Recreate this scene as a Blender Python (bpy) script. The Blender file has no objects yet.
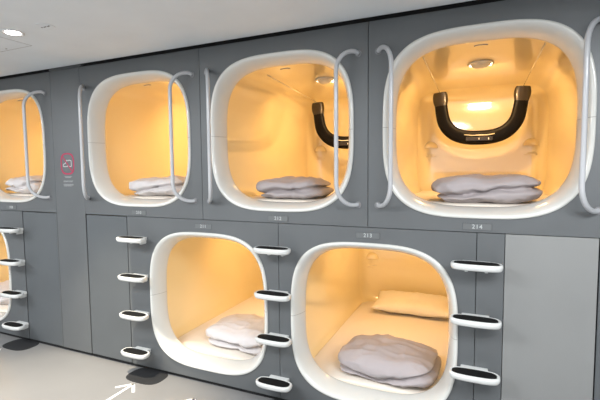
import bpy, bmesh, math, random
from mathutils import Vector, Matrix, noise
C = bpy.context.scene.collection
PI = math.pi
random.seed(4)

# ------------------------------------------------------------------ materials
def mat(name, color, rough=0.5, metal=0.0, coat=0.0, coat_rough=0.05, ior=1.5, bump=0.0, bscale=40.0,
        var=0.0, vscale=6.0, emit=None, estr=0.0, bdist=0.01, spec=0.5):
    m = bpy.data.materials.new(name); m.use_nodes = True
    nt = m.node_tree; b = nt.nodes['Principled BSDF']
    b.inputs['Base Color'].default_value = (*color, 1)
    b.inputs['Roughness'].default_value = rough
    b.inputs['Metallic'].default_value = metal
    b.inputs['Coat Weight'].default_value = coat
    b.inputs['Coat Roughness'].default_value = coat_rough
    b.inputs['IOR'].default_value = ior
    b.inputs['Specular IOR Level'].default_value = spec
    tc = nt.nodes.new('ShaderNodeTexCoord')
    if var > 0:
        n = nt.nodes.new('ShaderNodeTexNoise'); n.inputs['Scale'].default_value = vscale
        n.inputs['Detail'].default_value = 5
        nt.links.new(tc.outputs['Object'], n.inputs['Vector'])
        r = nt.nodes.new('ShaderNodeMapRange')
        r.inputs['From Min'].default_value = 0.3; r.inputs['From Max'].default_value = 0.7
        r.inputs['To Min'].default_value = 1 - var; r.inputs['To Max'].default_value = 1 + var
        nt.links.new(n.outputs['Fac'], r.inputs['Value'])
        mx = nt.nodes.new('ShaderNodeVectorMath'); mx.operation = 'SCALE'
        mx.inputs[0].default_value = color
        nt.links.new(r.outputs['Result'], mx.inputs['Scale'])
        nt.links.new(mx.outputs['Vector'], b.inputs['Base Color'])
    if bump > 0:
        n = nt.nodes.new('ShaderNodeTexNoise'); n.inputs['Scale'].default_value = bscale
        n.inputs['Detail'].default_value = 4
        nt.links.new(tc.outputs['Object'], n.inputs['Vector'])
        bp = nt.nodes.new('ShaderNodeBump'); bp.inputs['Strength'].default_value = bump
        bp.inputs['Distance'].default_value = bdist
        nt.links.new(n.outputs['Fac'], bp.inputs['Height'])
        nt.links.new(bp.outputs['Normal'], b.inputs['Normal'])
    if emit:
        b.inputs['Emission Color'].default_value = (*emit, 1)
        b.inputs['Emission Strength'].default_value = estr
    return m

M = {}
M['panel'] = mat('satin_grey_panel', (0.121, 0.130, 0.136), 0.42, 0.25, var=0.05, vscale=2.5, bump=0.05, bscale=300, bdist=0.0005)
M['door_sheen'] = mat('grey_door_baked_sheen', (0.26, 0.265, 0.262), 0.38, 0.3, var=0.05, vscale=2.0, bump=0.05, bscale=300, bdist=0.0005)  # paler than the other doors: reflected light put into the colour
M['door'] = mat('satin_grey_door', (0.108, 0.119, 0.127), 0.42, 0.25, var=0.05, vscale=2.5, bump=0.05, bscale=300, bdist=0.0005)
M['dark'] = mat('black_void', (0.006, 0.006, 0.007), 0.8)
M['rim'] = mat('white_moulded_rim', (0.62, 0.62, 0.59), 0.25, coat=0.6, coat_rough=0.08)
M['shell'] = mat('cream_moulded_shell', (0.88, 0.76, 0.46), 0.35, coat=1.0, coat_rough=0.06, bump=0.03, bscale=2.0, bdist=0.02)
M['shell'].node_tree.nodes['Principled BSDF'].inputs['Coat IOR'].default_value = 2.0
M['line'] = mat('mould_line_grey', (0.25, 0.24, 0.22), 0.6)
M['tube'] = mat('pale_grey_enamel', (0.46, 0.47, 0.49), 0.3, coat=0.4, coat_rough=0.1)
M['tread'] = mat('white_step_plastic', (0.62, 0.63, 0.62), 0.3, coat=0.5, coat_rough=0.1)
M['rubber'] = mat('black_grip_rubber', (0.007, 0.007, 0.007), 0.7, bump=0.3, bscale=500, bdist=0.0005, spec=0.15)
M['steel'] = mat('screw_steel', (0.25, 0.25, 0.26), 0.35, 0.9)
M['plate'] = mat('number_plate_grey', (0.15, 0.16, 0.165), 0.35, 0.3)
M['plateframe'] = mat('plate_edge_dark', (0.08, 0.085, 0.09), 0.4, 0.3)
M['white'] = mat('white_print', (0.46, 0.48, 0.48), 0.5)
M['magenta'] = mat('crimson_print', (0.42, 0.015, 0.075), 0.45)
M['glossblack'] = mat('gloss_black', (0.006, 0.005, 0.004), 0.38, ior=1.25, spec=0.3)
M['smoke'] = mat('smoked_end_cap', (0.022, 0.014, 0.004), 0.35, coat=0.2, coat_rough=0.1)
M['rod'] = mat('clear_white_rod', (0.9, 0.85, 0.7), 0.15, coat=1.0)
M['duvet'] = mat('shaded_duvet_cotton', (0.40, 0.36, 0.365), 0.85, bump=0.35, bscale=14, bdist=0.012, spec=0.2)  # darker copy of the duvet cotton, shade put into its colour
M['pillow'] = mat('cream_pillow_cotton', (0.80, 0.76, 0.68), 0.85, bump=0.5, bscale=16, bdist=0.012, spec=0.2)
M['sheet'] = mat('fitted_sheet_cotton', (0.80, 0.74, 0.66), 0.9, bump=0.1, bscale=12, bdist=0.004, spec=0.15)
M['ceil'] = mat('matt_grey_ceiling', (0.72, 0.765, 0.80), 0.7, var=0.03, vscale=3)
M['roomwall'] = mat('plain_room_wall', (0.62, 0.62, 0.62), 0.7, var=0.03)
M['lamp'] = mat('lamp_glow', (1, 0.95, 0.85), 0.5, emit=(1, 0.9, 0.75), estr=90)
M['lamp_w'] = mat('downlight_glow', (1, 1, 1), 0.5, emit=(1, 0.97, 0.92), estr=14)
M['trimring'] = mat('downlight_ring', (0.6, 0.6, 0.6), 0.4)
M['mat'] = mat('charcoal_floor_patch', (0.022, 0.023, 0.025), 0.7, spec=0.2)
M['paint'] = mat('white_floor_paint', (0.85, 0.85, 0.83), 0.5)

M['duvet_lit'] = mat('lit_duvet_cotton', (0.62, 0.59, 0.59), 0.85, bump=0.35, bscale=14, bdist=0.012, spec=0.2)  # same duvet cotton, stronger light put into its colour
def floor_tone():
    m = mat('grey_resin_floor', (0.20, 0.20, 0.20), 0.28, var=0.07, vscale=1.6, bump=0.05, bscale=30, bdist=0.002)
    return m
M['floor'] = floor_tone()

# ------------------------------------------------------------------ helpers
def link(name, bm, m, parent=None, smooth=False, loc=None, autosm=None):
    bmesh.ops.recalc_face_normals(bm, faces=bm.faces)
    me = bpy.data.meshes.new(name); bm.to_mesh(me); bm.free()
    for p in me.polygons: p.use_smooth = smooth or autosm is not None
    if autosm is not None:
        try: me.set_sharp_from_angle(angle=math.radians(autosm))
        except Exception: pass
    o = bpy.data.objects.new(name, me); C.objects.link(o)
    if isinstance(m, (list, tuple)):
        for k in m: me.materials.append(k)
    else: me.materials.append(m)
    if parent: o.parent = parent
    if loc: o.location = loc
    return o
def empty(name, loc, label, cat, group=None):
    o = bpy.data.objects.new(name, None); C.objects.link(o); o.location = loc
    o.empty_display_size = 0.1
    return tag(o, label, cat, group)
def tag(o, label=None, cat=None, group=None):
    if label: o['label'] = label
    if cat: o['category'] = cat
    if group: o['group'] = group
    return o
def struct(o, label=None):
    o['kind'] = 'structure'
    if label: o['label'] = label
    return o
def copy_tree(o, parent=None):
    c = o.copy(); C.objects.link(c)
    if parent: c.parent = parent
    for ch in [x for x in bpy.data.objects if x.parent == o]: copy_tree(ch, c)
    return c
def box(bm, a, b, bev=0.0, seg=2):
    vs = [bm.verts.new((x, y, z)) for x in (a[0], b[0]) for y in (a[1], b[1]) for z in (a[2], b[2])]
    f = [(0, 1, 3, 2), (4, 6, 7, 5), (0, 4, 5, 1), (2, 3, 7, 6), (0, 2, 6, 4), (1, 5, 7, 3)]
    fs = [bm.faces.new([vs[i] for i in q]) for q in f]
    if bev > 0:
        es = list({e for g in fs for e in g.edges})
        bmesh.ops.bevel(bm, geom=es, offset=bev, segments=seg, affect='EDGES', profile=0.7)
    return bm
def selli(t, a, b, n):
    c, s = math.cos(t), math.sin(t)
    return (a * math.copysign(abs(c) ** (2 / n), c), b * math.copysign(abs(s) ** (2 / n), s))
def polar(th, a, b, n):
    c, s = math.cos(th), math.sin(th)
    r = (abs(c / a) ** n + abs(s / b) ** n) ** (-1 / n)
    return (r * c, r * s)
def loft(bm, rings, closed=True, cap0=False, cap1=False):
    R = [[bm.verts.new(p) for p in r] for r in rings]
    n = len(R[0])
    for i in range(len(R) - 1):
        for j in range(n if closed else n - 1):
            k = (j + 1) % n
            bm.faces.new((R[i][j], R[i][k], R[i + 1][k], R[i + 1][j]))
    if cap0: bm.faces.new(R[0])
    if cap1: bm.faces.new(R[-1])
    return R
def tube(bm, pts, r, n=14, caps=True):
    pts = [Vector(p) for p in pts]
    T = []
    for i in range(len(pts)):
        a = pts[max(i - 1, 0)]; b = pts[min(i + 1, len(pts) - 1)]
        T.append((b - a).normalized())
    up = Vector((0, 0, 1)) if abs(T[0].z) < 0.9 else Vector((1, 0, 0))
    u = T[0].cross(up).normalized(); rings = []
    for i, p in enumerate(pts):
        u = (u - T[i] * u.dot(T[i])).normalized(); v = T[i].cross(u)
        rings.append([p + (u * math.cos(2 * PI * k / n) + v * math.sin(2 * PI * k / n)) * r for k in range(n)])
    loft(bm, rings, True, caps, caps)
def disc(bm, c, r, h, axis='z', n=32):
    c = Vector(c); rr = []
    for d in (0, h):
        ring = []
        for k in range(n):
            a = 2 * PI * k / n
            if axis == 'z': ring.append(c + Vector((r * math.cos(a), r * math.sin(a), d)))
            else: ring.append(c + Vector((r * math.cos(a), d, r * math.sin(a))))
        rr.append(ring)
    loft(bm, rr, True, True, True)

# ------------------------------------------------------------------ layout (metres)
ZU, ZL = 1.7344, 0.5748
ZTOP, ZMID = 2.332, 1.1635
FL = -0.03
OW, OH, ON = 0.5, 0.498, 3.3           # opening half sizes and roundness
SW, SH, SN, SD = 0.548, 0.515, 6.0, 1.946
G = 0.0013                               # half a panel gap

# ---- front panel with rounded hole; local coords around hole centre
def panel_mesh(x0, x1, z0, z1):
    angs = [2 * PI * k / 160 for k in range(160)]
    angs += [math.atan2(z, x) % (2 * PI) for x in (x0, x1) for z in (z0, z1)]
    angs = sorted(set(round(a, 6) for a in angs))
    def rect(th, ins=0):
        c, s = math.cos(th), math.sin(th)
        t = 1e9
        if c > 1e-9: t = min(t, (x1 - ins) / c)
        if c < -1e-9: t = min(t, (x0 + ins) / c)
        if s > 1e-9: t = min(t, (z1 - ins) / s)
        if s < -1e-9: t = min(t, (z0 + ins) / s)
        return (t * c, t * s)
    rings = []
    for kind, y in (('h', 0.02), ('h', 0.0), ('r1', 0.0), ('r0', 0.0015), ('r0', 0.02)):
        ring = []
        for a in angs:
            if kind == 'h': x, z = polar(a, OW - 0.004, OH - 0.004, ON)
            elif kind == 'r1': x, z = rect(a, 0.0015)
            else: x, z = rect(a)
            ring.append((x, y, z))
        rings.append(ring)
    bm = bmesh.new(); R = loft(bm, rings)
    return bm

NA = 144
def prof_ring(off, y, a=OW, b=OH, n=ON):
    return [(p[0], y, p[1]) for p in (selli(2 * PI * k / NA, a - off, b - off, n) for k in range(NA))]
RIM = [(0.0, 0.004), (0.0, -0.004), (0.002, -0.009), (0.006, -0.012), (0.012, -0.0125), (0.018, -0.010), (0.024, -0.004),
       (0.030, 0.006), (0.037, 0.022), (0.044, 0.042), (0.050, 0.066), (0.054, 0.09), (0.056, 0.108), (0.0555, 0.113), (0.053, 0.116)]
def rim_mesh():
    bm = bmesh.new(); loft(bm, [prof_ring(o, y) for o, y in RIM]); return bm
def lerp(a, b, t): return a + (b - a) * t
def shell_mesh():
    rings = []
    a0, b0 = OW - 0.053, OH - 0.053
    for y in (0.116, 0.12, 0.13, 0.14, 0.155, 0.17, 0.19, 0.21, 0.24):
        t = (y - 0.116) / (0.24 - 0.116); t = math.sin(t * PI / 2) ** 0.9
        rings.append(prof_ring(0, y, lerp(a0, SW, t), lerp(b0, SH, t), lerp(ON, SN, t)))
    for y in (0.5, 0.9, 1.2, 1.5): rings.append(prof_ring(0, y, SW, SH, SN))
    Rf = 0.12
    def sag(ring, k):
        return [(x, y + k * (0.30 - x * x) / (2 * 2.9), z) for x, y, z in ring]
    for k in range(0, 11):
        t = k / 10 * PI / 2
        off = Rf * (1 - math.cos(t)); y = SD - Rf + Rf * math.sin(t)
        rings.append(sag(prof_ring(off, y - 0.03, SW, SH, SN), math.sin(t)))
    aw, bh = SW - Rf, SH - Rf
    for k in range(1, 24):
        f = 1 - k / 24
        rings.append(sag(prof_ring(0, SD - 0.03, aw * f, bh * f, SN * f + 2.2 * (1 - f)), 1.0))
    bm = bmesh.new(); loft(bm, rings, cap1=True)
    return bm

def bowl_mesh(sx):
    # round air vent on the back wall: shallow dish, half-round shade over it and a small ledge below
    bm = bmesh.new(); n = 32; rings = []
    for r, d in ((0.068, 0.008), (0.067, -0.001), (0.063, -0.003), (0.058, 0.001), (0.048, 0.006), (0.028, 0.009), (0.004, 0.010)):
        rings.append([(r * math.cos(2 * PI * k / n), d, r * math.sin(2 * PI * k / n)) for k in range(n)])
    loft(bm, rings, cap1=True)
    rings = []
    for k in range(9):
        t = k / 8 * PI / 2
        rings.append([(math.cos(a) * (0.064 * math.cos(t) + 0.002), -0.040 * math.sin(t), 0.004 + math.sin(a) * (0.064 * math.cos(t) + 0.002))
                      for a in [PI * j / 16 for j in range(17)]])
    loft(bm, rings, closed=False)
    box(bm, (-0.05, -0.022, -0.080), (0.05, 0.006, -0.072), 0.003)
    return bm

def mattress_mesh():
    # cross-section follows the tub below, flat top
    top = -0.434
    def w_at(z): return SW * (1 - abs(z / SH) ** SN) ** (1 / SN)
    pts = []
    zs = [-0.44, -0.455, -0.47, -0.485, -0.50]
    right = [(w_at(z) - 0.016, z) for z in zs]
    wt = w_at(top) - 0.016
    sec = [(-wt + 0.018, top), (wt - 0.018, top), (wt - 0.005, top - 0.005)] + right + [(-x, z) for x, z in reversed(right)] + [(-wt + 0.005, top - 0.005)]
    # subdivide the top
    n = 12
    sec = [(lerp(-wt + 0.018, wt - 0.018, i / n), top + 0.006 * math.sin(PI * i / n)) for i in range(n + 1)] + sec[2:]
    rings = []
    zc = -0.465
    for y, s in ((0.140, 0.80), (0.142, 0.86), (0.15, 0.90), (0.17, 0.94), (0.24, 0.985), (0.34, 1), (0.6, 1), (1.0, 1), (1.4, 1), (1.70, 1), (1.76, 0.95), (1.80, 0.88), (1.81, 0.80)):
        ring = []
        for x, z in sec:
            f = s
            zz = zc + (z - zc) * (0.6 + 0.4 * min(1, (s - 0.8) / 0.18)) if s < 0.98 else z
            ring.append((x * f, y, zz))
        rings.append(ring)
    bm = bmesh.new(); loft(bm, rings, cap0=True, cap1=True)
    return bm

# ------------------------------------------------------------------ number plate
def text_mesh(s, size):
    cu = bpy.data.curves.new('digits', 'FONT'); cu.body = s; cu.size = size
    cu.align_x = 'CENTER'; cu.align_y = 'CENTER'; cu.extrude = 0.0004; cu.space_character = 1.15; cu.offset = size * 0.012
    o = bpy.data.objects.new('digits_tmp', cu); C.objects.link(o)
    bpy.context.view_layer.update()
    dg = bpy.context.evaluated_depsgraph_get()
    me = bpy.data.meshes.new_from_object(o.evaluated_get(dg))
    bpy.data.objects.remove(o)
    me.transform(Matrix.Rotation(PI / 2, 4, 'X'))
    me.materials.clear(); me.materials.append(M['white'])
    return me
def number_plate(parent, num, z):
    fr = bmesh.new(); box(fr, (-0.0715, -0.0012, z - 0.0185), (0.0715, 0.0, z + 0.0185))
    p = link('number_plate', fr, M['plateframe'], parent)
    fb = bmesh.new(); box(fb, (-0.0695, -0.0026, z - 0.0165), (0.0695, -0.0006, z + 0.0165), 0.0006, 1)
    link('plate_face', fb, M['plate'], p)
    o = bpy.data.objects.new('digits', text_mesh(num, 0.031)); C.objects.link(o)
    o.parent = p; o.location = (0, -0.0032, z)

# ------------------------------------------------------------------ capsules
rim_me = None; shell_me = None
def share(name, me, m, parent, loc=(0, 0, 0), rz=0):
    o = bpy.data.objects.new(name, me); C.objects.link(o); o.parent = parent; o.location = loc; o.rotation_euler = (0, 0, rz)
    return o
def bm_mesh(bm, name, m, smooth=True):
    bmesh.ops.recalc_face_normals(bm, faces=bm.faces)
    me = bpy.data.meshes.new(name); bm.to_mesh(me); bm.free()
    for p in me.polygons: p.use_smooth = smooth
    me.materials.append(m); return me
RIM_ME = bm_mesh(rim_mesh(), 'opening_rim', M['rim'])
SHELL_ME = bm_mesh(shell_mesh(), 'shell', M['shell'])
BOWL_ME = bm_mesh(bowl_mesh(1), 'air_vent', M['shell'])
def seam_line_mesh(s):
    bm = bmesh.new(); pts = [(s * (OW - o + 0.0001 if o > .03 else OW - o), y, 0.0) for o, y in RIM[2:-2]]
    tube(bm, pts, 0.0013, 6); return bm
LINE_ME = [bm_mesh(seam_line_mesh(s), 'mould_line', M['line']) for s in (-1, 1)]
def lamp_ring_mesh():
    bm = bmesh.new(); n = 40; rings = []
    for r, z in ((0.085, 0.0), (0.088, -0.008), (0.084, -0.014), (0.076, -0.014), (0.070, -0.006), (0.068, 0.002)):
        rings.append([(r * math.cos(2 * PI * k / n), r * math.sin(2 * PI * k / n), z) for k in range(n)])
    loft(bm, rings); return bm
RING_ME = bm_mesh(lamp_ring_mesh(), 'lamp_ring', M['rim'])
def hood_mesh():
    # quarter-sphere hood, closed towards the opening, open towards the back
    bm = bmesh.new(); rings = []
    for i in range(9):
        t = PI / 2 * i / 8
        rings.append([(0.068 * math.cos(a) * math.cos(t), -0.068 * math.sin(a) * math.cos(t) * 1.0, -0.042 * math.sin(t))
                      for a in [PI * j / 20 for j in range(21)]])
    loft(bm, rings, closed=False); return bm
HOOD_ME = bm_mesh(hood_mesh(), 'lamp_hood', M['rim'])
def lens_mesh():
    bm = bmesh.new(); v = []
    f = []
    for y in (0.0, 0.004):
        f.append([bm.verts.new((0.062 * math.cos(a), y, -0.039 * math.sin(a) - 0.002)) for a in [PI * j / 16 for j in range(17)]])
    bm.faces.new(f[0]); bm.faces.new(f[1])
    for i in range(17): bm.faces.new((f[0][i], f[0][(i + 1) % 17], f[1][(i + 1) % 17], f[1][i]))
    return bm
LENS_ME = bm_mesh(lens_mesh(), 'lamp_lens', M['lamp'], False)
def clip_mesh():
    bm = bmesh.new()
    tube(bm, [(-0.035, 0, 0), (-0.015, 0.002, 0.004), (0.015, 0.002, 0.004), (0.035, 0, 0)], 0.003, 8); return bm
CLIP_ME = bm_mesh(clip_mesh(), 'curtain_clip', M['line'])

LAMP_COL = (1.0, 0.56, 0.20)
def capsule(cx, zc, px0, px1, pz0, pz1, num, label, power, vis_back=True):
    r = empty('sleeping_capsule', (cx, 0, zc), label, 'sleeping capsule', 'sleeping capsules in the grey wall')
    link('front_panel', panel_mesh(px0 - cx + G, px1 - cx - G, pz0 - zc + G, pz1 - zc - G), M['panel'], r, smooth=False)
    share('opening_rim', RIM_ME, None, r)
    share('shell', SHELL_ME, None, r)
    for k in (0, 1): share('mould_line', LINE_ME[k], None, r)
    for s in (-1, 1): share('air_vent', BOWL_ME, None, r, (s * 0.435, SD - 0.014, -0.03 if zc > 1 else -0.02), -s * 0.30)
    lp = share('ceiling_lamp', RING_ME, None, r, (0, 0.90, SH - 0.002))
    share('lamp_hood', HOOD_ME, None, lp); share('lamp_lens', LENS_ME, None, lp)
    if zc > 1: share('curtain_clip', CLIP_ME, None, r, (0.0, 0.13, OH - 0.072))
    if num: number_plate(r, num, (1.194 if zc > 1 else 1.116) - zc)
    # the capsule's own lamp, under its hood, thrown to the back
    l = bpy.data.lights.new('capsule_lamp', 'AREA'); l.shape = 'ELLIPSE'; l.size = 0.12; l.size_y = 0.05; l.energy = power; l.color = LAMP_COL
    lo = bpy.data.objects.new('capsule_lamp', l); C.objects.link(lo); lo.location = (cx, 0.915, zc + SH - 0.03)
    lo.rotation_euler = (math.radians(34), 0, 0)
    return r
CU = [0.0, -1.168, -2.338, -3.852]; CL = [-0.5836, -1.751, -4.412]
LP, LQ = 9.5, 6.2
capsule(CU[0], ZU, -0.584, 0.584, ZMID, ZTOP, '214', 'upper white-rimmed sleeping capsule numbered 214 with the whole black U-shaped fitting showing inside', LP)
capsule(CU[1], ZU, -1.752, -0.584, ZMID, ZTOP, '212', 'upper sleeping capsule with half a black curved fitting at the right edge of its opening', LP)
capsule(CU[2], ZU, -2.912, -1.752, ZMID, ZTOP, '210', 'upper sleeping capsule between the no-shoes sign and the seam next to capsule 212', LP)
capsule(CU[3], ZU, -4.44, -3.254, ZMID, ZTOP, '208', 'upper sleeping capsule at the far left, to the left of the red sign', LP)
capsule(CL[0], ZL, -1.168, 0.0, 0.0, ZMID, '213', 'lower sleeping capsule numbered 213 with a cream pillow at its far end', LQ)
capsule(CL[1], ZL, -2.464, -1.168, 0.0, ZMID, '211', 'lower sleeping capsule between two ladders of steps, folded duvet on its bed', LQ)
capsule(CL[2], ZL, -5.00, -3.71, 0.0, ZMID, None, 'lower sleeping capsule cut off by the left edge behind the leftmost steps', LQ)

# ------------------------------------------------------------------ mattresses
MATT_ME = bm_mesh(mattress_mesh(), 'mattress', M['sheet'])
mats = [(CU[0], ZU, 'mattress under the folded duvet in upper capsule 214'), (CU[1], ZU, 'mattress in the upper capsule with the half-seen black fitting'),
        (CU[2], ZU, 'mattress in the upper capsule to the right of the red sign'), (CU[3], ZU, 'mattress in the upper capsule at the far left'),
        (CL[0], ZL, 'long cream mattress with pillow and duvet in lower capsule 213'), (CL[1], ZL, 'mattress with a folded duvet in the lower middle capsule'),
        (CL[2], ZL, 'mattress in the lower capsule cut off by the left edge')]
for cx, zc, lab in mats:
    o = bpy.data.objects.new('mattress', MATT_ME); C.objects.link(o); o.location = (cx, 0, zc)
    tag(o, lab, 'mattress', 'mattresses in the capsules')

# ------------------------------------------------------------------ folded duvets
def duvet(loc, w, d, h, label, rz=0, seed=1, split=0.1, top=0.55, m='duvet'):
    """duvet folded over on itself: boxy soft bundle, a slit between the folds, two tucked lobes under the top fold"""
    bm = bmesh.new(); nu, nv = 180, 84
    off = Vector((seed * 7.31, seed * 3.17, seed * 1.73)); rows = []
    xs = split * w
    def f3(q, a, b, c): return noise.noise(Vector((q.x * a, q.y * b, q.z * c)))
    for i in range(1, nv):
        ph = -PI / 2 + PI * i / nv; cp, sp = math.cos(ph), math.sin(ph)
        rr = abs(cp) ** (2 / 3.0); zz = math.copysign(abs(sp) ** (2 / 3.0), sp); row = []
        for j in range(nu):
            x, y = selli(2 * PI * j / nu, 1, 1, 4.2)
            p = Vector((x * rr * w / 2, y * rr * d / 2, zz * h / 2)); q = p + off
            side = rr ** 3 if rr < 1 else 1
            # slit between folds, sagging to the left, curling up at the right end
            u = p.x / (w / 2)
            zg = h * (0.5 - top) + 0.012 * math.sin(3.1 * u + seed) - (0.012 if u < 0 else 0.0) + 0.018 * max(0, u - 0.45) * 3
            g = math.exp(-((p.z - zg) / 0.012) ** 2)
            g2 = math.exp(-((p.x - xs - 0.25 * (p.z - zg)) / 0.010) ** 2) * (1 if p.z < zg else math.exp(-((p.z - zg) / 0.02) ** 2)) * (1 if p.y < 0 else 0)
            up = 1 if p.z > zg else 0
            inward = 0.055 * g + 0.040 * g2 - (0.008 if not up else 0.0)
            r = Vector((p.x, p.y, 0))
            if r.length > 1e-6: p -= r.normalized() * inward * side
            # puffed top with soft quilt dips, hanging slightly
            big = f3(q, 4.5, 4.0, 4.0); mid = f3(q, 11, 8, 14); fine = f3(q, 26, 13, 34)
            ridge = 1 - abs(f3(q + Vector((3, 1, 2)), 9, 5, 12)) * 2.6
            ridge2 = 1 - abs(f3(q + Vector((1, 8, 2)), 5, 14, 9)) * 2.6
            nrm = Vector((p.x / (w / 2) ** 2, p.y / (d / 2) ** 2, p.z / (h / 2) ** 2)).normalized()
            p += nrm * (0.011 * big + 0.008 * mid + 0.004 * fine + 0.008 * ridge + 0.006 * ridge2)
            if p.z > 0:
                p.z -= 0.016 * math.exp(-((u - 2 * split + 0.1) / 0.16) ** 2) * rr ** 0.5 * (1 if p.y < 0 else 0.4)
                p.z *= 1 - 0.16 * abs(u) ** 3
            p.z = max(p.z + h / 2, 0.001)
            row.append(p)
        rows.append(row)
    R = loft(bm, rows)
    a = bm.verts.new(sum((v.co for v in R[0]), Vector()) / nu); b = bm.verts.new(sum((v.co for v in R[-1]), Vector()) / nu)
    for j in range(nu):
        k = (j + 1) % nu
        bm.faces.new((a, R[0][k], R[0][j])); bm.faces.new((b, R[-1][j], R[-1][k]))
    o = link('folded_duvet', bm, M[m], None, smooth=True, loc=loc); o.rotation_euler = (0, 0, rz)
    return tag(o, label, 'duvet', 'folded duvets')
TU, TL = ZU - 0.430, ZL - 0.430
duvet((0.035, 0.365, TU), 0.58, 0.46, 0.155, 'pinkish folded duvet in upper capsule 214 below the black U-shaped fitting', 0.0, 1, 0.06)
duvet((-1.205, 0.365, TU), 0.48, 0.44, 0.14, 'folded duvet coloured as in shade, in the upper capsule between the second and third seams, numbered 212', 0.03, 2, 0.12)
duvet((-2.37, 0.365, TU), 0.54, 0.44, 0.15, 'folded duvet coloured as lit, in the upper capsule to the right of the red sign', 0.0, 7, 0.1, m='duvet_lit')
duvet((-4.02, 0.365, TU), 0.46, 0.44, 0.16, 'folded duvet coloured as lit, in the upper capsule at the far left', 0.0, 11, -0.1, m='duvet_lit')
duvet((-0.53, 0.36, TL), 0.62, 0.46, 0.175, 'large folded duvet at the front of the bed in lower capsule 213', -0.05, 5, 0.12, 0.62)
duvet((-1.66, 0.40, TL), 0.60, 0.44, 0.165, 'folded duvet coloured as lit, on the bed in lower capsule 211', -0.06, 9, 0.1, 0.62, m='duvet_lit')
duvet((-4.62, 0.40, TL), 0.52, 0.44, 0.17, 'folded duvet coloured as lit, in the lower capsule at the left edge', 0.0, 13, 0.1, m='duvet_lit')

def pillow(loc, label, rz):
    bm = bmesh.new(); nu, nv = 48, 24
    for sgn in (1, -1): pass
    rows = []
    def P(u, v, s):
        a, b = 0.36, 0.215
        ed = (1 - abs(u) ** 3) * (1 - abs(v) ** 3)
        z = s * 0.062 * max(ed, 0) ** 0.55
        x = a * u * (1 - 0.06 * (1 - abs(v)) * abs(u) ** 4); y = b * v * (1 - 0.08 * (1 - abs(u)) * abs(v) ** 4)
        q = Vector((x * 9, y * 9, s * 3))
        z += s * 0.012 * noise.noise(q) * max(ed, 0) ** 0.4 + s * 0.006 * noise.noise(q * 2.7) * max(ed, 0) ** .3
        return (x, y, z)
    grids = []
    for s in (1, -1):
        g = [[P(-1 + 2 * i / nu, -1 + 2 * j / nv, s) for j in range(nv + 1)] for i in range(nu + 1)]
        V = [[bm.verts.new(p) for p in row] for row in g]
        for i in range(nu):
            for j in range(nv): bm.faces.new((V[i][j], V[i + 1][j], V[i + 1][j + 1], V[i][j + 1]))
    bmesh.ops.remove_doubles(bm, verts=bm.verts, dist=0.0008)
    o = link('pillow', bm, M['pillow'], None, smooth=True); o.location = loc; o.rotation_euler = (0.10, 0, rz)
    return tag(o, label, 'pillow')
pillow((-0.545, 1.60, TL + 0.086), 'plump cream pillow at the far end of lower capsule 213', 0.02)

# ------------------------------------------------------------------ black U-shaped fittings in the upper capsules
def u_fitting(cx, label):
    r = empty('hanging_fitting', (cx, 1.567, 2.178), label, 'hanging fitting', 'black U-shaped fittings hung in the upper capsules')
    half = [(0.327, 2.178), (0.318, 2.08), (0.303, 1.975), (0.285, 1.91), (0.250, 1.855), (0.20, 1.812), (0.14, 1.786), (0.07, 1.773)]
    pts = [(-x, z) for x, z in half] + [(0.0, 1.770)] + [(x, z) for x, z in reversed(half)]
    # resample smooth (Catmull-Rom)
    def cr(p, n=6):
        out = []
        for i in range(len(p) - 1):
            a = Vector(p[max(i - 1, 0)]); b = Vector(p[i]); c = Vector(p[i + 1]); d = Vector(p[min(i + 2, len(p) - 1)])
            for k in range(n):
                t = k / n
                out.append(0.5 * ((2 * b) + (c - a) * t + (2 * a - 5 * b + 4 * c - d) * t * t + (3 * b - a - 3 * c + d) * t ** 3))
        out.append(Vector(p[-1])); return out
    P = cr(pts)
    def sect(P, hw, hd, hw2=None):
        rings = []
        for i, p in enumerate(P):
            a = P[max(i - 1, 0)]; b = P[min(i + 1, len(P) - 1)]
            t = (b - a).normalized(); nrm = Vector((-t.y, t.x))
            u = i / (len(P) - 1); w = hw * (1 + 0.20 * math.sin(PI * u))
            ring = []
            for k in range(20):
                q = selli(2 * PI * k / 20, w, hd, 3.2)
                ring.append((p.x + nrm.x * q[0], q[1], p.y + nrm.y * q[0] - 2.178))
            rings.append(ring)
        return rings
    bm = bmesh.new(); loft(bm, sect(P, 0.051, 0.026), cap0=True, cap1=True)
    body = link('curved_body', bm, M['glossblack'], r, smooth=True, autosm=50)
    for seg, s in ((P[:8], -1), (P[-8:], 1)):
        bm = bmesh.new(); loft(bm, sect(seg, 0.0535, 0.028), cap0=True, cap1=True)
        link('end_cap', bm, M['smoke'], r, autosm=50)
    # light bar and small display window along the bottom of the bow
    bm = bmesh.new(); tube(bm, [(-0.12, -0.033, -0.380), (-0.06, -0.034, -0.389), (0, -0.034, -0.388), (0.06, -0.034, -0.389), (0.12, -0.033, -0.380)], 0.0045, 8)
    link('light_bar', bm, M['rod'], r, smooth=True)
    bm = bmesh.new(); box(bm, (-0.105, -0.038, -0.436), (0.105, -0.030, -0.404), 0.003)
    link('display_window', bm, M['smoke'], r)
    for x in (0.0, 0.075):
        bm = bmesh.new(); box(bm, (x - 0.004, -0.041, -0.428), (x + 0.004, -0.037, -0.412), 0.001)
        link('control_key', bm, M['rod'], r)
    for s in (-1, 1):
        bm = bmesh.new(); tube(bm, [(s * 0.35, -1.02, 0.062), (s * 0.327, 0.0, 0.0)], 0.004, 8)
        link('hanger_rod', bm, M['rod'], r, smooth=True)
    return r
u_fitting(CU[0], 'glossy black U-shaped fitting hanging inside upper capsule 214, seen whole')
u_fitting(CU[1], 'glossy black U-shaped fitting cut off by the rim and grab bar of capsule 212')

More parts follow.
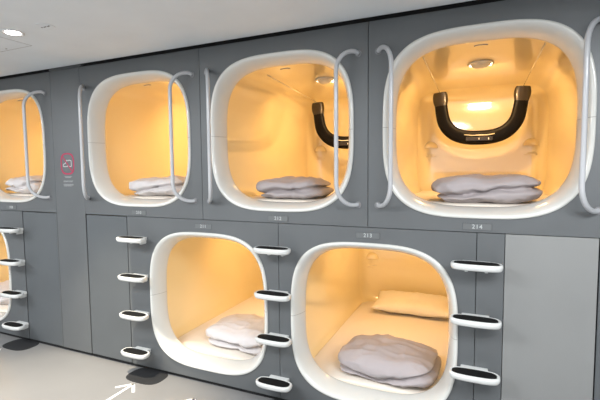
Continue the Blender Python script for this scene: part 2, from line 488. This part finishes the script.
# ------------------------------------------------------------------ grab bars
def grab_mesh(s):
    # s=-1: bar on the left of the opening (leans right towards it), s=+1: mirrored
    B = Vector((-s * 0.095, -0.118, 0)); zt, zb = 0.878, 0.0; R = 0.125
    pts = []
    d = B.normalized(); L = B.length
    pts.append(Vector((0, 0.0, zt - 0.012)));
    pts.append(d * 0.012 + Vector((0, 0, zt - 0.004)))
    for k in range(9):
        t = PI / 2 * k / 8
        pts.append(d * (L - R + R * math.sin(t)) + Vector((0, 0, zt - R + R * math.cos(t))))
    for k in range(1, 8): pts.append(d * L + Vector((0, 0, zt - R + (zb + R - (zt - R)) * k / 8)))
    for k in range(9):
        t = PI / 2 * k / 8
        pts.append(d * (L - R + R * math.cos(t)) + Vector((0, 0, zb + R - R * math.sin(t))))
    pts.append(d * 0.012 + Vector((0, 0, zb + 0.001))); pts.append(Vector((0, 0.0, zb + 0.003)))
    bm = bmesh.new(); tube(bm, pts, 0.0125, 16); return bm
GM = {s: bm_mesh(grab_mesh(s), 'bar', M['tube']) for s in (-1, 1)}
def mount_mesh():
    bm = bmesh.new()
    disc(bm, (0, -0.004, 0), 0.019, 0.004, 'y', 24)
    return bm
MOUNT_ME = bm_mesh(mount_mesh(), 'mount', M['steel'], False)
def grab(cx, s, label):
    r = empty('grab_bar', (cx + s * 0.526, 0, 1.293), label, 'grab bar', 'tubular grab bars beside the upper capsules')
    share('bar', GM[s], None, r)
    share('mount', MOUNT_ME, None, r, (0, 0, 0.002)); share('mount', MOUNT_ME, None, r, (0, 0, 0.868))
grab(CU[0], -1, 'pale tubular grab bar at the left of the opening of capsule 214')
grab(CU[0], 1, 'pale tubular grab bar at the right edge of the wall, right of capsule 214')
grab(CU[1], -1, 'tubular grab bar on the left of capsule 212, right of the seam it shares')
grab(CU[1], 1, 'tubular grab bar crossing the right of the opening of capsule 212, before the black fitting')
grab(CU[2], -1, 'bright tubular grab bar just right of the red no-shoes sign')
grab(CU[2], 1, 'tubular grab bar at the right of capsule 210, left of a wall seam')
grab(CU[3], 1, 'white tubular grab bar crossing the leftmost upper capsule, left of the red sign')

# ------------------------------------------------------------------ ladder steps
def tread_mesh():
    # rounded tray, top at z=0, from y=-0.040 to -0.142
    bm = bmesh.new(); n = 56; rings = []
    for a, z in ((0.10, -0.034), (0.116, -0.032), (0.121, -0.024), (0.123, -0.012), (0.122, -0.003), (0.117, 0.001), (0.111, 0.0), (0.108, -0.003)):
        b = a - 0.070
        rings.append([(x, -0.091 + y * 1.0, z) for x, y in (selli(2 * PI * k / n, a, b, 3.0) for k in range(n))])
    loft(bm, rings, cap0=True, cap1=True)
    return bm
TREAD = bm_mesh(tread_mesh(), 'tray', M['tread'])
def pad_mesh():
    bm = bmesh.new(); n = 56; rings = []
    for a, z in ((0.1075, -0.004), (0.1075, 0.0), (0.105, 0.002), (0.098, 0.0025)):
        b = a - 0.070
        rings.append([(x, -0.091 + y, z) for x, y in (selli(2 * PI * k / n, a, b, 3.0) for k in range(n))])
    loft(bm, rings, cap0=True, cap1=True)
    return bm
PAD = bm_mesh(pad_mesh(), 'grip_pad', M['rubber'])
def brk_mesh():
    bm = bmesh.new()
    box(bm, (-0.068, -0.056, -0.030), (0.068, -0.0, -0.006), 0.005)
    for s in (-1, 1): box(bm, (s * 0.048 - 0.008, -0.05, -0.058), (s * 0.048 + 0.008, 0.0, -0.026), 0.003)
    box(bm, (-0.060, -0.016, -0.054), (0.060, 0.0, -0.028), 0.003)
    return bm
BRK = bm_mesh(brk_mesh(), 'bracket', M['tread'], False)
ORD = ['bottom', 'second from bottom', 'third from bottom', 'top']
LADS = [(-3.768, 'at the far left edge'), (-2.335, 'left of capsule 211'),
        (-1.168, 'between capsules 211 and 213'), (0.0, 'right of capsule 213')]
for x, d in LADS:
    for k in range(4):
        z = 0.157 + 0.2875 * k
        r = empty('ladder_step', (x, 0, z), 'white wall step, %s on the ladder %s' % (ORD[k], d), 'ladder step', 'wall steps of the ladder ' + d)
        share('tray', TREAD, None, r); share('grip_pad', PAD, None, r); share('bracket', BRK, None, r)

# ------------------------------------------------------------------ service column, doors, wall pieces
def flat(name, x0, x1, z0, z1, m, y0=0.0, y1=0.02, parent=None, bev=0.0015):
    bm = bmesh.new(); box(bm, (x0 + G, y0, z0 + G), (x1 - G, y1, z1 - G), bev, 1)
    return link(name, bm, m, parent)
struct(flat('wall_column', -3.254, -2.912, 0.0, ZTOP, M['panel']), 'tall grey service column with the red sign')
struct(flat('door_1', -3.703, -3.272, 0.0, ZMID - 0.004, M['door'], 0.003), 'grey flush service door left of the service column')
struct(flat('trim_1', -3.270, -3.256, 0.0, ZMID, M['panel']))
struct(flat('door_2', -2.906, -2.470, 0.0, ZMID - 0.004, M['door'], 0.003), 'grey flush service door right of the service column')
struct(flat('wall_panel', 0.0, 0.133, 0.0, ZMID, M['panel']), 'narrow grey panel behind the right ladder')
struct(flat('door_3', 0.133, 0.534, 0.0, ZMID, M['door_sheen']), 'grey flush door at the lower right, reflected light painted in')
struct(flat('trim_2', 0.538, 0.584, 0.0, ZMID, M['door'], 0.006))
struct(flat('wall_right', 0.590, 2.6, 0.0, ZTOP, M['door'], 0.012))
struct(flat('wall_left', -7.0, -4.44, ZMID, ZTOP, M['panel']))
struct(flat('wall_left', -7.0, -5.0, 0.0, ZMID, M['panel']))
# black backing of the whole block, seen only in the gaps
bm = bmesh.new(); box(bm, (-7.1, 2.25, -0.3), (2.7, 2.3, 2.75)); struct(link('wall_back', bm, M['dark']))
bm = bmesh.new(); box(bm, (-7.0, 0.022, FL), (2.6, 0.05, 0.01)); struct(link('baseboard_back', bm, M['dark']))
bm = bmesh.new(); box(bm, (-7.0, 0.030, ZTOP - 0.03), (2.6, 0.05, 2.50)); struct(link('trim_3', bm, M['dark']))
bm = bmesh.new(); box(bm, (-3.254, -0.004, ZTOP + 0.002), (-2.885, 0.028, 2.40)); 
t = struct(link('trim_4', bm, M['panel']))

# ------------------------------------------------------------------ sign
sg = empty('prohibition_sign', (-3.093, 0, 1.572), 'crimson ringed no-shoes sign with small white lines below on the grey service column', 'sign')
n = 48; bm = bmesh.new(); rings = []
for a, b, y in ((0.079, 0.088, 0.0), (0.079, 0.088, -0.0012), (0.068, 0.077, -0.0012), (0.068, 0.077, 0.0)):
    rings.append([(x, y, z) for x, z in (selli(2 * PI * k / n, a, b, 3.0) for k in range(n))])
loft(bm, rings); link('ring', bm, M['magenta'], sg)
def bar(bm, p, q, w, y0=-0.0016, y1=-0.0002):
    p, q = Vector((p[0], 0, p[1])), Vector((q[0], 0, q[1])); d = (q - p).normalized(); nn = Vector((-d.z, 0, d.x)) * w / 2
    vs = []
    for y in (y0, y1): vs.append([bm.verts.new(v + Vector((0, y, 0))) for v in (p - nn, q - nn, q + nn, p + nn)])
    bm.faces.new(vs[0]); bm.faces.new(vs[1])
    for i in range(4): bm.faces.new((vs[0][i], vs[0][(i + 1) % 4], vs[1][(i + 1) % 4], vs[1][i]))
bm = bmesh.new(); bar(bm, (-0.058, 0.066), (0.058, -0.066), 0.009, -0.0022, -0.0014); link('slash', bm, M['magenta'], sg)
bm = bmesh.new(); sh = [(-0.048, -0.022), (-0.048, -0.004), (-0.02, 0.006), (-0.008, 0.030), (0.012, 0.024), (0.02, 0.03), (0.046, 0.024), (0.046, -0.022), (0.018, -0.022), (0.012, -0.012), (-0.002, -0.022), (-0.048, -0.022)]
for i in range(len(sh) - 1): bar(bm, sh[i], sh[i + 1], 0.007)
link('shoe_outline', bm, M['white'], sg)
bm = bmesh.new()
for z, a, b in ((-0.105, -0.04, 0.045), (-0.112, -0.03, 0.03), (-0.140, -0.055, 0.058), (-0.147, -0.055, 0.05), (-0.168, -0.055, 0.062), (-0.175, -0.055, 0.058), (-0.182, -0.055, 0.04)):
    random.seed(int(-z * 1000)); x = a
    while x < b:
        w = random.uniform(0.004, 0.014); bar(bm, (x, z), (min(x + w, b), z), 0.0026, -0.0010, -0.0002); x += w + 0.003
link('fine_print', bm, M['white'], sg)

# ------------------------------------------------------------------ floor, dark patches, arrows
bm = bmesh.new(); box(bm, (-7.1, -3.4, FL - 0.1), (2.7, 2.3, FL)); struct(link('floor', bm, M['floor']))
def floor_patch(x, label):  # dark rounded patch lying flat on the floor
    bm = bmesh.new(); n = 48; rings = []
    for a, b, z in ((0.155, 0.105, 0.0), (0.155, 0.105, 0.002), (0.152, 0.102, 0.003)):
        rings.append([(px, -0.068 + py, z) for px, py in (selli(2 * PI * k / n, a, b, 3.0) for k in range(n))])
    loft(bm, rings, cap0=True, cap1=True)
    o = link('floor_tone', bm, M['mat'], None); o.location = (x, 0, FL); tag(o, label, 'mat', 'charcoal patches on the floor below the ladders')
floor_patch(-2.25, 'charcoal rounded patch on the floor at the tip of the long white arrow')
floor_patch(-3.72, 'charcoal rounded patch on the floor below the leftmost ladder')
floor_patch(-1.10, 'charcoal rounded patch on the floor below the ladder between capsules 211 and 213')
def arrow(tip, ang, label, L=0.33):
    bm = bmesh.new()
    def fb(p, q, w):
        p, q = Vector((*p, 0)), Vector((*q, 0)); d = (q - p).normalized(); nn = Vector((-d.y, d.x, 0)) * w / 2
        a = [bm.verts.new(v) for v in (p - nn, q - nn, q + nn, p + nn)]; b = [bm.verts.new(v + Vector((0, 0, 0.001))) for v in (p - nn, q - nn, q + nn, p + nn)]
        bm.faces.new(a); bm.faces.new(b)
        for i in range(4): bm.faces.new((a[i], a[(i + 1) % 4], b[(i + 1) % 4], b[i]))
    fb((0, -L), (0, 0), 0.020); fb((-0.085, -0.085), (0.006, 0.006), 0.020); fb((0.085, -0.085), (-0.006, 0.006), 0.020)
    o = link('floor_arrow', bm, M['paint'], None); o.location = (tip[0], tip[1], FL + 0.0002); o.rotation_euler = (0, 0, ang)
    tag(o, label, 'floor marking', 'white arrows painted on the floor')
arrow((-2.255, -0.195), 0.0, 'white arrow painted on the floor pointing at the second ladder from the left')
arrow((-1.725, -0.185), 0.0, 'white arrow tip on the floor below the lower middle capsule')
arrow((-3.80, -0.195), 0.0, 'white arrow on the floor cut off by the left edge')

# ------------------------------------------------------------------ ceiling and room
CZ = 2.332
bm = bmesh.new()
box(bm, (-7.1, -3.4, CZ), (2.7, -0.115, CZ + 0.03))
# rolled edge of the ceiling beside the gap
rings = []
for k in range(7):
    t = PI / 2 * k / 6
    rings.append([(-7.1, -0.115 + 0.10 * math.sin(t), CZ + 0.022 * (1 - math.cos(t)) ), (2.7, -0.115 + 0.10 * math.sin(t), CZ + 0.022 * (1 - math.cos(t)))])
loft(bm, rings, closed=False)
struct(link('ceiling', bm, M['ceil']))
bm = bmesh.new(); box(bm, (-7.1, -3.4, 2.52), (2.7, 0.05, 2.6)); struct(link('ceiling_slab', bm, M['dark']))
bm = bmesh.new(); box(bm, (-7.1, -3.45, FL - 0.1), (2.7, -3.4, 2.6)); struct(link('wall_front', bm, M['roomwall']))
bm = bmesh.new(); box(bm, (-7.15, -3.4, FL - 0.1), (-7.1, 2.3, 2.6)); struct(link('wall_end', bm, M['roomwall']))
bm = bmesh.new(); box(bm, (2.7, -3.4, FL - 0.1), (2.75, 2.3, 2.6)); struct(link('wall_side', bm, M['roomwall']))
# downlight
def downlight(x, y, label, energy, spot=100, color=(1, 0.93, 0.82)):
    r = empty('downlight', (x, y, CZ), label, 'ceiling light', 'recessed downlights')
    bm = bmesh.new(); rings = []
    for rr, z in ((0.060, 0.0), (0.060, -0.003), (0.055, -0.005), (0.048, -0.003), (0.046, -0.001)):
        rings.append([(rr * math.cos(2 * PI * k / 32), rr * math.sin(2 * PI * k / 32), z) for k in range(32)])
    loft(bm, rings); link('trim_ring', bm, M['trimring'], r, smooth=True)
    bm = bmesh.new(); disc(bm, (0, 0, -0.003), 0.040, 0.0028); link('lens', bm, M['lamp_w'], r)
    l = bpy.data.lights.new('downlight_beam', 'SPOT'); l.energy = energy; l.spot_size = math.radians(spot); l.spot_blend = 0.6; l.shadow_soft_size = 0.045; l.color = color
    lo = bpy.data.objects.new('downlight_beam', l); C.objects.link(lo); lo.location = (x, y, CZ - 0.012)
downlight(-2.555, -0.716, 'bright recessed downlight in the grey ceiling at the upper left', 430, 62, (1, 0.86, 0.66))
# smoke detector grille
g = empty('ceiling_vent', (-2.278, -0.707, CZ), 'faint round perforated vent in the ceiling right of the downlight', 'vent')
bm = bmesh.new(); disc(bm, (0, 0, -0.003), 0.05, 0.003); link('cover', bm, M['ceil'], g)
for k in range(5):
    bm = bmesh.new(); disc(bm, (-0.03 + 0.015 * k, 0.004 * (k % 2), -0.0042), 0.005, 0.002, 'z', 12); link('vent_hole', bm, M['plateframe'], g)
bm = bmesh.new()
box(bm, (-3.2, -0.5085, CZ - 0.0006), (-2.70, -0.5055, CZ + 0.001)); box(bm, (-2.7035, -0.98, CZ - 0.0006), (-2.7005, -0.5055, CZ + 0.001))
h = struct(link('trim_5', bm, M['line'], None), 'thin outline of an access hatch in the ceiling beside the downlight')
bm = bmesh.new(); disc(bm, (-2.921, -0.535, CZ - 0.002), 0.006, 0.002, 'z', 12); link('latch', bm, M['line'], h)

# ------------------------------------------------------------------ unseen fill lights for the room
def area(name, loc, sx, sy, e, col=(0.965, 0.985, 1.0), rot=(0, 0, 0)):
    l = bpy.data.lights.new(name, 'AREA'); l.shape = 'RECTANGLE'; l.size = sx; l.size_y = sy; l.energy = e; l.color = col
    o = bpy.data.objects.new(name, l); C.objects.link(o); o.location = loc; o.rotation_euler = rot
area('room_fill_right', (0.9, -2.0, CZ - 0.02), 1.6, 0.9, 115)  # area lamps added overhead out of view for general brightness
area('room_fill_middle', (-2.2, -2.2, CZ - 0.02), 1.6, 0.9, 100)
area('room_fill_left', (-4.8, -2.2, CZ - 0.02), 1.6, 0.9, 100)
w = bpy.data.worlds.new('world'); bpy.context.scene.world = w; w.use_nodes = True
w.node_tree.nodes['Background'].inputs['Color'].default_value = (0.5, 0.5, 0.52, 1)
w.node_tree.nodes['Background'].inputs['Strength'].default_value = 0.1

# ------------------------------------------------------------------ camera
f, yaw, pitch, roll, h, d = 408.4831, .4113, .0702, .0091, 1.4937, 2.3239
cy, sy = math.cos(yaw), math.sin(yaw)
F = Vector((-sy * math.cos(pitch), cy * math.cos(pitch), -math.sin(pitch))); r = Vector((cy, sy, 0)); D = F.cross(r)
cr_, sr_ = math.cos(roll), math.sin(roll)
X = r * cr_ + D * sr_; Y = -(D * cr_ - r * sr_)
cam = bpy.data.cameras.new('camera'); co = bpy.data.objects.new('camera', cam); C.objects.link(co)
cam.sensor_width = 36; cam.lens = 36 * f / 600; cam.clip_start = 0.02; cam.clip_end = 100
co.matrix_world = Matrix(((X.x, Y.x, -F.x, 0), (X.y, Y.y, -F.y, -d), (X.z, Y.z, -F.z, h), (0, 0, 0, 1)))
sc = bpy.context.scene; sc.camera = co
sc.view_settings.view_transform = 'Standard'; sc.view_settings.look = 'None'; sc.view_settings.gamma = 1
sc.view_settings.exposure = 0.0
try: sc.view_settings.use_curve_mapping = False
except Exception: pass
